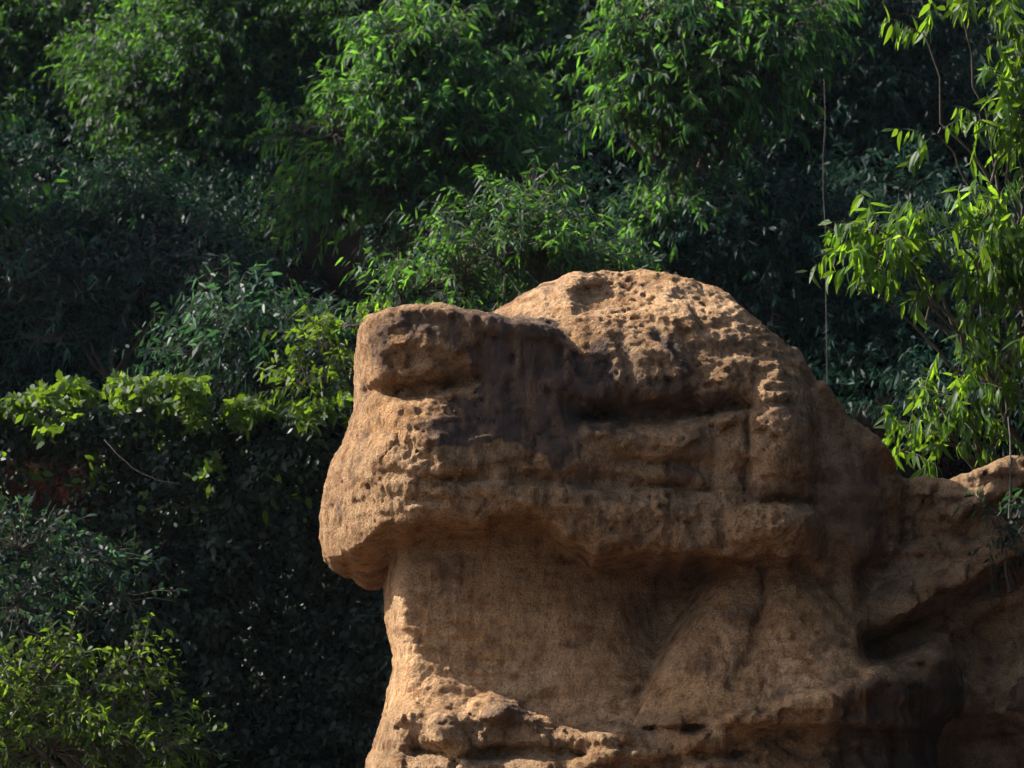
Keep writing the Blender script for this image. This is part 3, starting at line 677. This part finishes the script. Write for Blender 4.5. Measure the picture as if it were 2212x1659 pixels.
def in_view(P):
    rel = P - np.array(CAM_POS); dy = rel[:, 1] * _cp + rel[:, 2] * _sp; dz = -rel[:, 1] * _sp + rel[:, 2] * _cp
    uu = PW / 2 + rel[:, 0] / dy * _f; vv = PH / 2 - dz / dy * _f
    return (uu > 5) & (uu < PW - 5) & (vv > 5) & (vv < PH - 5)

def tree(name, label, cat, lobes, Yc, foot, seed, material, leaf=0.12, per=11, dens=9, hang=0.55, gap=0.05, wid=0.2, inner=0.35,
         trunk_r=0.07, group=None, singles=0, squash=0.8, twigs=True, depth=1.0, bark=None, lit=0.5, far=False):
    if far: lobes = [(lb[0], lb[1], lb[2] * 1.12, *lb[3:]) for lb in lobes] + [(lb[0] + 60 * math.cos(q_ * 2.4), lb[1] + 55 * math.sin(q_ * 2.4), lb[2] * 0.55, -0.4) for q_, lb in enumerate(lobes)]
    r = np.random.default_rng(seed)
    fx = at(foot[0], 800, foot[1]).x; fy = foot[1]
    fz = float(hill_z(np.array([fx]), np.array([fy]))[0]) if len(foot) < 3 else foot[2]
    base = np.array([fx, fy, fz - 0.05])
    rt = link(name, None); rt.location = base; tag(rt, label, cat, group)
    O, G, C = lobe_twigs(lobes, Yc, dens, r, squash, inner, depth)
    p, a, b, L, w, dr, sk, sid = spray_leaves(O, G, per, leaf, r, hang, gap, wid)
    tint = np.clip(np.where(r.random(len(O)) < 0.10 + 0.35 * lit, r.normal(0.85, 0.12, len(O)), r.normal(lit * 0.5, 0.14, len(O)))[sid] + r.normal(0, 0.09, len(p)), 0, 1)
    tb = Tubes()
    cs = np.unique(np.round(C, 4), axis=0)
    cm = cs.mean(0); fork = base + (cm - base) * 0.45
    tb.add(wander(base, fork, 8, 0.10, 0, seed), [trunk_r, trunk_r * 0.75], 8)
    for i, c in enumerate(cs):
        tb.add(wander(fork, c, 8, 0.16, -0.1, seed + i + 1), [trunk_r * 0.62, trunk_r * 0.16], 6)
    if twigs:
        for i in range(0, len(O), 4 if far else 1):
            tip = O[i] + G[i] * gap * per; tip[2] -= 0.22 * gap * per
            tb.add([C[i] + (O[i] - C[i]) * 0.15, C[i] * 0.35 + O[i] * 0.65 + np.array([0, 0, 0.02]), O[i], (O[i] + tip) / 2 + np.array([0, 0, 0.25 * 0.22 * gap * per]), tip], [trunk_r * 0.13 + 0.002, 0.0016], 3)
    link('trunk', tb.mesh('trunk', bark or M_BARK, base), rt)
    big = np.zeros(len(p), bool)
    if singles:
        mid = p + a * (L * 0.5)[:, None]
        dcam = np.linalg.norm(mid - np.array(CAM_POS), axis=1)
        size = L / dcam * np.sqrt(np.maximum(0.05, 1 - (a @ np.array(norm(np.array([0, 1.0, 0.1])))) ** 2)) - 0.0025 * (p[:, 1] - p[:, 1].min())
        size = np.where(in_view(mid), size, -1e9)
        big[np.argsort(-size)[:singles]] = True
    if far:
        link('crown', leaf_simple('crown', p, a, b, L, w, dr, sk, tint, material, base), rt)
        return rt, len(p) // 2
    LV = leaf_verts(p[~big], a[~big], b[~big], L[~big], w[~big], dr[~big], sk[~big])
    cr = link('crown', leaf_mesh('crown', LV, tint[~big], material, base), rt)
    if singles: cr['kind'] = 'stuff'
    if singles:
        for i in np.nonzero(big)[0]:
            lo = link('leaf', leaf_variant(material, int(r.integers(0, 10))), rt)
            x = Vector(a[i]); y = Vector(b[i]); z = x.cross(y)
            if z.z < 0: y = -y; z = -z
            s_ = L[i] * 1.05
            lo.matrix_basis = Matrix.Translation(Vector(p[i] - base)) @ Matrix(((x.x, y.x, z.x), (x.y, y.y, z.y), (x.z, y.z, z.z))).to_4x4() @ Matrix.Scale(s_, 4)
    return rt, len(LV)

total = 0
def T(*a, **k):
    global total
    total += tree(*a, **k)[1]
GT = 'acacia trees on the wooded slope'
# --- trees on the slope, far to near
T('acacia_tree', 'dim acacia tree filling the top corner above the creeper bank', 'tree', [(90, 110, 160), (30, 260, 150), (180, 220, 140), (90, 390, 150), (20, 500, 130), (200, 440, 110), (130, 0, 150), (270, 40, 110), (-60, 120, 150), (130, 560, 90)], 13.5, (90, 13.0), 11, M_ACACIA, leaf=0.085, dens=23, per=16, gap=0.03, wid=0.27, group=GT, lit=0.16, hang=0.6, far=True, inner=0.25)
T('acacia_tree', 'rounded acacia crown with sunlit edge between dim corner tree and brightest tree', 'tree', [(400, 150, 120), (520, 110, 130), (330, 240, 100), (460, 260, 130), (600, 230, 120), (390, 370, 110), (520, 380, 120), (620, 340, 80), (620, 120, 90), (480, 0, 130), (300, 130, 80), (570, 480, 90), (430, 490, 100), (330, 460, 80), (680, 20, 80)], 12.0, (470, 12.5), 12, M_ACACIA, leaf=0.085, dens=23, per=16, gap=0.03, wid=0.27, group=GT, lit=0.34, hang=0.6, far=True, inner=0.25)
T('acacia_tree', 'dense shaded acacia behind the top of the brightest tree', 'tree', [(780, 60, 100), (800, -20, 120), (1100, 40, 130), (1220, 70, 130), (1180, 180, 110), (1280, 160, 100), (960, 10, 110), (1330, 0, 110), (1250, 290, 100), (1200, 400, 90), (1320, 380, 80), (1290, 470, 80), (1080, 130, 90), (1180, 480, 70)], 11.5, (1120, 12.2), 13, M_ACACIA, leaf=0.088, dens=22, per=16, gap=0.03, wid=0.27, group=GT, lit=0.36, hang=0.6, far=True, inner=0.25)
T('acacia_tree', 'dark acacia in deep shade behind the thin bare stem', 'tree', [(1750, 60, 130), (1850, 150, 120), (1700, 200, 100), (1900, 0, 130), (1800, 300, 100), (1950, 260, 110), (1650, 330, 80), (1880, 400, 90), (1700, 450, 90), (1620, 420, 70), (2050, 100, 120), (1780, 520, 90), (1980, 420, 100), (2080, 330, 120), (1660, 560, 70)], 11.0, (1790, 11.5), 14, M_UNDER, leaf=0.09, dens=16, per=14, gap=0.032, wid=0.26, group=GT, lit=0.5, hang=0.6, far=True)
T('acacia_tree', 'brightest yellow-green acacia tree standing behind the flat-topped rock block', 'tree', [(900, 130, 80), (850, 210, 80), (950, 230, 90), (1060, 290, 80), (990, 340, 90), (830, 330, 70), (720, 290, 60), (655, 290, 40), (880, 420, 80), (1000, 440, 80), (1110, 240, 50), (700, 430, 60), (780, 400, 50), (1130, 400, 60), (880, 80, 55), (1040, 180, 50), (820, 130, 45)], 8.2, (960, 9.0), 15, M_ACACIA, leaf=0.10, dens=19, per=13, gap=0.033, wid=0.25, trunk_r=0.08, group=GT, singles=300, lit=0.82, hang=0.7)
T('acacia_tree', 'drooping acacia boughs high above the rounded rock dome', 'tree', [(1440, 90, 80), (1540, 60, 90), (1640, 90, 80), (1390, 170, 70), (1480, 190, 80), (1590, 180, 70), (1340, 250, 50), (1430, 270, 50), (1540, 270, 50), (1520, 380, 40), (1500, 450, 36), (1670, 170, 50), (1440, 490, 55), (1380, 70, 60), (1700, 40, 70)], 7.0, (1500, 8.3), 16, M_ACACIA, leaf=0.11, dens=17, per=12, gap=0.035, wid=0.24, trunk_r=0.075, group=GT, singles=300, lit=0.55, hang=0.8)
T('acacia_tree', 'tree beside the creeper bank with only its branch tips inside the frame', 'tree', [(-620, -250, 260), (-450, -30, 220, -1), (-700, 100, 260, -1), (-330, -320, 220, 1), (-620, 380, 220, -1), (-300, 180, 170), (-420, 420, 180), (-150, 480, 120), (-60, 560, 70)], 7.5, (-500, 7.8), 17, M_ACACIA, leaf=0.16, dens=5, per=12, gap=0.055, wid=0.24, trunk_r=0.14, group=GT, lit=0.4, hang=0.9)  # added, nearly all out of view, to shade the slope
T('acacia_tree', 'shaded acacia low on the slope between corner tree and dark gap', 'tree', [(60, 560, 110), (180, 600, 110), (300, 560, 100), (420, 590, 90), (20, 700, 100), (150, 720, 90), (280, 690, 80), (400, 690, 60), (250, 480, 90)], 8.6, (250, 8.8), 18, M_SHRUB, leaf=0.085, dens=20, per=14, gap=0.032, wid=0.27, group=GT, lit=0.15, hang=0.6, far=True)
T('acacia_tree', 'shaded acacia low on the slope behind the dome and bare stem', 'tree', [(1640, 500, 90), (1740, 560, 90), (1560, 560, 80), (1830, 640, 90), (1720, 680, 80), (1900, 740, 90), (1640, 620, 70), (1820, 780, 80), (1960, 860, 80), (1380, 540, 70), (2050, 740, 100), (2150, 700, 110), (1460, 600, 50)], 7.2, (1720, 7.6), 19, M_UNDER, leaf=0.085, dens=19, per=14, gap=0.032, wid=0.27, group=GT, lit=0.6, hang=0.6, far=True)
GB = 'shrubs behind the rock'
T('leafy_shrub', 'green shrub rising directly behind the saddle between block and dome', 'shrub', [(1080, 560, 90), (1000, 610, 85), (1160, 610, 85), (910, 630, 60), (1230, 560, 70), (870, 660, 45), (1120, 500, 60), (1290, 560, 60)], 3.2, (1080, 5.0), 21, M_ACACIA, leaf=0.095, dens=12, per=11, gap=0.04, trunk_r=0.035, group=GB, lit=0.5)
T('leafy_shrub', 'small bright shrub touching the side of the flat-topped block', 'shrub', [(705, 765, 46), (665, 835, 42), (735, 715, 32), (735, 825, 30)], 2.6, (690, 5.2), 22, M_CREEP, leaf=0.085, dens=13, per=10, gap=0.030, trunk_r=0.025, wid=0.3, group=GB, lit=0.6)
T('leafy_shrub', 'blue-green glossy shrub above the end of the creeper band', 'shrub', [(520, 720, 80), (600, 760, 80), (450, 770, 70), (560, 830, 70), (500, 830, 60), (640, 700, 45)], 3.8, (530, 5.2), 23, M_SHRUB, leaf=0.095, dens=11, per=10, gap=0.04, trunk_r=0.03, wid=0.26, group=GB, lit=0.45)
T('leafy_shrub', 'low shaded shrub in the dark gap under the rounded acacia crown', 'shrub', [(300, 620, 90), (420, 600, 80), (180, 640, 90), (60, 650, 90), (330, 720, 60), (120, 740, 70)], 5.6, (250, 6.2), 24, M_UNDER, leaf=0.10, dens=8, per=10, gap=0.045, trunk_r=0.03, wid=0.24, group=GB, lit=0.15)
T('leafy_bush', 'bright yellow-green bush in the bottom corner below the creeper wall', 'bush', [(110, 1460, 50), (170, 1530, 70), (40, 1530, 80), (300, 1445, 34), (320, 1515, 40), (235, 1590, 75), (110, 1620, 90), (-10, 1620, 95), (345, 1610, 45), (-70, 1490, 80), (290, 1400, 18), (60, 1440, 32), (215, 1460, 30), (290, 1650, 65), (-120, 1610, 90), (140, 1410, 18)], 1.6, (200, 1.7), 25, M_CREEP, leaf=0.07, dens=9, per=10, gap=0.034, trunk_r=0.03, wid=0.36, hang=0.2, singles=300, lit=0.75)

T('leafy_shrub', 'dark green shrub on the bank above the bright corner bush', 'shrub', [(40, 1190, 60), (110, 1250, 60), (190, 1210, 45), (30, 1310, 70), (160, 1320, 50), (250, 1290, 40), (-50, 1240, 70)], 2.2, (90, 2.8), 26, M_SHRUB, leaf=0.07, dens=11, per=10, gap=0.034, trunk_r=0.02, wid=0.36, hang=0.3, group=GB, lit=0.10)
T('acacia_tree', 'hazy blue-green acacia rising behind the rounded sunlit-edge crown', 'tree', [(220, 330, 120), (300, 60, 120), (700, 120, 90), (760, 320, 80), (200, 120, 110), (560, 60, 110), (260, 440, 110), (560, 440, 110), (380, 540, 100), (640, 520, 50)], 14.5, (430, 14.6), 27, M_SHRUB, leaf=0.095, dens=13, per=15, gap=0.034, wid=0.27, group=GT, lit=0.3, hang=0.6, far=True)
# --- near trees by the rock's shoulder
GR = 'leafy branches by the rock shoulder'
T('young_acacia', 'young acacia with a bright drooping bough over the rock shoulder', 'tree', [(1900, 495, 36), (1865, 535, 30), (1935, 535, 40), (1895, 555, 36), (1850, 625, 20), (2010, 530, 22), (1975, 620, 20), (2070, 500, 30), (2130, 500, 36), (2110, 580, 40), (2150, 620, 44), (2190, 540, 44), (2080, 660, 26), (2190, 680, 40), (2240, 600, 50)], 0.9, (2250, 1.7, 3.6), 31, M_NEAR, leaf=0.125, dens=7, per=13, gap=0.026, trunk_r=0.03, hang=1.25, inner=0.05, singles=300, group=GR, lit=0.85, wid=0.26)
T('young_acacia', 'low leafy acacia spray rising from the notch beside the bank', 'tree', [(1985, 865, 30), (2030, 880, 34), (1965, 935, 26), (2010, 940, 34), (2060, 870, 26), (2110, 830, 26), (2160, 790, 34), (2200, 760, 34), (2140, 900, 24), (2200, 860, 40), (2080, 930, 30), (1945, 975, 14)], 0.7, (2150, 1.2, 3.4), 32, M_NEAR, leaf=0.12, dens=6.5, per=13, gap=0.026, trunk_r=0.025, hang=1.25, inner=0.05, singles=300, group=GR, lit=0.6, wid=0.26)
T('young_acacia', 'taller acacia with hanging leaves entering at the frame side', 'tree', [(2190, 240, 44), (2210, 310, 40), (2120, 260, 22), (2025, 290, 18), (2080, 40, 26), (2150, 30, 36), (2210, 90, 36), (2000, 80, 16), (2190, 160, 24), (2250, 330, 60), (2110, 400, 18), (2200, 420, 34)], 1.3, (2290, 2.0, 3.6), 33, M_NEAR, leaf=0.125, dens=5, per=13, gap=0.026, trunk_r=0.03, hang=1.25, inner=0.05, singles=300, group=GR, lit=0.5, wid=0.26)
T('bank_shrub', 'small dark shrub growing on the shaded bank below the notch', 'shrub', [(2150, 1140, 32), (2190, 1120, 30), (2180, 1190, 28), (2130, 1180, 20)], -0.15, (2170, -0.05, 2.95), 34, M_SHRUB, leaf=0.085, dens=14, per=7, gap=0.035, trunk_r=0.012, lit=0.2)
print('tree leaves', total)

# --- creepers over the edge of the bank, ivy on its face, undergrowth on the slope
def scatter(name, label, cat, uv_fn, k, Yfn, leaf, wid, material, seed, facing=(0, -1, 0.5), up=0.4, lit=0.4, jitter=0.5, hang=0.3, w2=0.8):
    r = np.random.default_rng(seed)
    uv = uv_fn(r, k)
    Yv = Yfn(uv, r)
    Pm = np.array([tuple(at(a_, b_, y_)) for (a_, b_), y_ in zip(uv, Yv)])
    k = len(Pm)
    nrm = norm(np.array(facing) + r.normal(0, jitter, (k, 3)))
    a = norm(np.cross(nrm, r.normal(0, 1, (k, 3))) + np.array([0, 0, -hang]))
    b = norm(np.cross(nrm, a))
    cl = noise(np.stack([uv[:, 0] / 38, uv[:, 1] / 38, 0 * uv[:, 0]], -1), seed)
    tint = np.clip(lit + 0.25 * cl + r.normal(0, 0.15, k), 0, 1)
    LV = leaf_verts(Pm, a, b, leaf * r.uniform(0.5, 1.35, k), wid * r.uniform(0.8, 1.2, k), r.uniform(0, 0.3, k), r.normal(0, 0.08, k), w2=w2)
    c = Pm.mean(0)
    o = link(name, leaf_mesh(name, LV, tint, material, c)); o.location = c
    tag(o, label, cat, kind='stuff')
    return k
def hill_hit(uv, off):
    """depth where the sight line meets the slope (for laying plants on it)"""
    Yv = np.full(len(uv), np.nan)
    steps = np.arange(2.2, 30, 0.1)
    aa = (uv[:, 0] - PW / 2) / _f; bb = (PH / 2 - uv[:, 1]) / _f
    dy = _cp - bb * _sp; dz_ = _sp + bb * _cp
    for y_ in steps:
        t = (y_ - CAM_POS.y) / dy
        z = CAM_POS.z + dz_ * t
        hit = np.isnan(Yv) & (hill_z(aa * t, np.full(len(uv), y_)) > z)
        Yv[hit] = y_
    return np.where(np.isnan(Yv), 30, Yv) - off
def uv_box(u0, u1, v0, v1, cl=0, thr=0.0, seed=0):
    def f(r, k):
        uv = np.stack([r.uniform(u0, u1, k * 2), r.uniform(v0, v1, k * 2)], -1)
        uv = uv[~((uv[:, 1] > 880) & (((uv[:, 0] - 80) / 120) ** 2 + ((uv[:, 1] - 1060) / 105) ** 2 < r.uniform(-0.5, 1.3, len(uv))))]
        if cl:
            m_ = noise(np.stack([uv[:, 0] / cl, uv[:, 1] / cl, 0 * uv[:, 0] + seed], -1), 3) > thr
            uv = uv[m_]
        return uv[:k]
    return f
def uv_band(r, k):
    u_ = r.uniform(-120, 760, k * 2)
    c = np.interp(u_, [-120, 0, 60, 150, 260, 330, 440, 500, 560, 640, 760], [900, 885, 870, 838, 850, 826, 838, 880, 890, 900, 890])
    n1_ = noise(np.stack([u_ / 42, 0 * u_, 0 * u_], -1), 4)
    v_ = c + 26 * n1_ + np.abs(r.normal(0, 1, k * 2)) ** 1.3 * 55 * np.clip(1 + 0.9 * noise(np.stack([u_ / 26, 0 * u_ + 3, 0 * u_], -1), 6), 0.15, 2) - 12
    keep = noise(np.stack([u_ / 52, v_ / 34, 0 * u_], -1), 8) + 0.4 * noise(np.stack([u_ / 18, v_ / 16, 0 * u_], -1), 9) > -0.12 + 0.35 * np.clip((v_ - c) / 90, 0, 1)
    return np.stack([u_, v_], -1)[keep][:k]
kk = 0
r_ = np.random.default_rng(71)
uv = np.stack([r_.uniform(-250, 2450, 9500), r_.uniform(-80, 900, 9500)], -1)
uv = uv[noise(np.stack([uv[:, 0] / 80, uv[:, 1] / 60, 0 * uv[:, 0]], -1), 3) > -0.7]
Yh = hill_hit(uv, np.abs(r_.normal(0, 0.45, len(uv))) + 0.05)
hole = (((uv[:, 0] - 725) / 95) ** 2 + ((uv[:, 1] - 570) / 90) ** 2 < 1) | (((uv[:, 0] - 735) / 40) ** 2 + ((uv[:, 1] - 205) / 60) ** 2 < 1) | (((uv[:, 0] - 1740) / 60) ** 2 + ((uv[:, 1] - 420) / 200) ** 2 < r_.uniform(0.2, 1.2, len(uv)))
uv, Yh = uv[~hole], Yh[~hole]
O_ = np.array([tuple(at(a_, b_, y_)) for (a_, b_), y_ in zip(uv, Yh)])
G_ = norm(r_.normal(0, 0.6, (len(O_), 3)) + np.array([-0.2, -0.5, 0.5]))
p_, a_, b_, L_, w_, dr_, sk_, sid_ = spray_leaves(O_, G_, 13, 0.085, r_, 0.7, 0.034, 0.26)
tn_ = np.clip(r_.normal(0.45, 0.25, len(O_))[sid_] + r_.normal(0, 0.1, len(p_)), 0, 1)
c_ = O_.mean(0)
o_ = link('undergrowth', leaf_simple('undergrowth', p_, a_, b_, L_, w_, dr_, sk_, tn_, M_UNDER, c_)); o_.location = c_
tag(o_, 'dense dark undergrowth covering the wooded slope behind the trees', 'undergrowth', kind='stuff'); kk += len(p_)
kk += scatter('creeper', 'yellow-green creeper band hanging over the bank edge', 'creeper', uv_band, 5400, lambda uv, r: 3.0 + 0.45 * noise(np.stack([uv[:, 0] / 60, uv[:, 1] / 40, 0 * uv[:, 0]], -1), 12) + r.uniform(-0.25, 0.6, len(uv)), 0.075, 0.5, M_CREEP, 72, facing=(-0.2, -0.6, 0.8), lit=0.62, jitter=0.8)
kk += scatter('ivy', 'dark glossy ivy covering the steep bank face below the creepers', 'ivy', uv_box(-100, 900, 880, 1690, 60, -0.85, 2), 32000, lambda uv, r: np.minimum(hill_hit(uv, 0), 3.6) - 0.04 - np.abs(r.normal(0, 0.10, len(uv))) - 0.55 * np.clip(0.35 + fbm(np.stack([uv[:, 0] / 95, uv[:, 1] / 70, 0 * uv[:, 0]], -1), 2, 44) * 1.6, 0, 1), 0.064, 0.5, M_IVY, 73, facing=(-0.15, -0.7, 0.6), jitter=0.9, lit=0.35)
print('scatter leaves', kk)

# --- bare stems and twigs
def stem(name, label, pts, rad, seed, cat='stem', amp=0.02, group=None):
    P = [at(*p) for p in pts]
    tb = Tubes(); Q_ = np.concatenate([wander(a_, b_, 6, amp, 0, seed + i)[(1 if i else 0):] for i, (a_, b_) in enumerate(zip(P[:-1], P[1:]))])
    tb.add(Q_, rad, 6)
    o = link(name, tb.mesh(name, M_DEAD, Q_[0])); o.location = Q_[0]
    return tag(o, label, cat, group)
stem('bare_stem', 'long thin pale stem standing upright in the dark gap above the rock shoulder', [(1787, 1010, 5.0), (1784, 600, 5.0), (1780, 170, 5.3)], [0.0045, 0.0022], 81)
stem('fallen_twig', 'pale bare twig curving down across the ivy under the creeper band', [(225, 950, 2.35), (285, 1010, 2.25), (340, 1038, 2.2), (392, 1046, 2.2)], [0.004, 0.0015], 83, 'twig', 0.05)
stem('bare_stem', 'thin dark stem in front of the bank at the frame side', [(2180, 1120, -0.1), (2183, 1000, -0.05), (2178, 900, 0.1)], [0.008, 0.005], 84)

# ------------------------------------------------------------------ the thin blue air over the valley
HZ = True
if HZ:
    x0, x1, y0, y1, z0, z1 = -47.0, 47.0, -42.0, 62.0, -3.5, 52.0
    hv = [(x, y, z) for x in (x0, x1) for y in (y0, y1) for z in (z0, z1)]
    hf = [(0, 1, 3, 2), (4, 6, 7, 5), (0, 4, 5, 1), (2, 3, 7, 6), (0, 2, 6, 4), (1, 5, 7, 3)]
    hm = bpy.data.materials.new('thin_haze'); hm.use_nodes = True
    hn = hm.node_tree.nodes; hn.remove(hn['Principled BSDF'])
    pv = hn.new('ShaderNodeVolumePrincipled'); pv.inputs['Color'].default_value = (0.62, 0.80, 1.0, 1); pv.inputs['Density'].default_value = 0.00013
    pv.inputs['Anisotropy'].default_value = 0.2
    hm.node_tree.links.new(pv.outputs[0], hn['Material Output'].inputs['Volume'])
    hz = link('haze', mesh_from('haze', hv, hf, None, hm)); tag(hz, 'thin bluish haze in the air of the valley', kind='stuff')
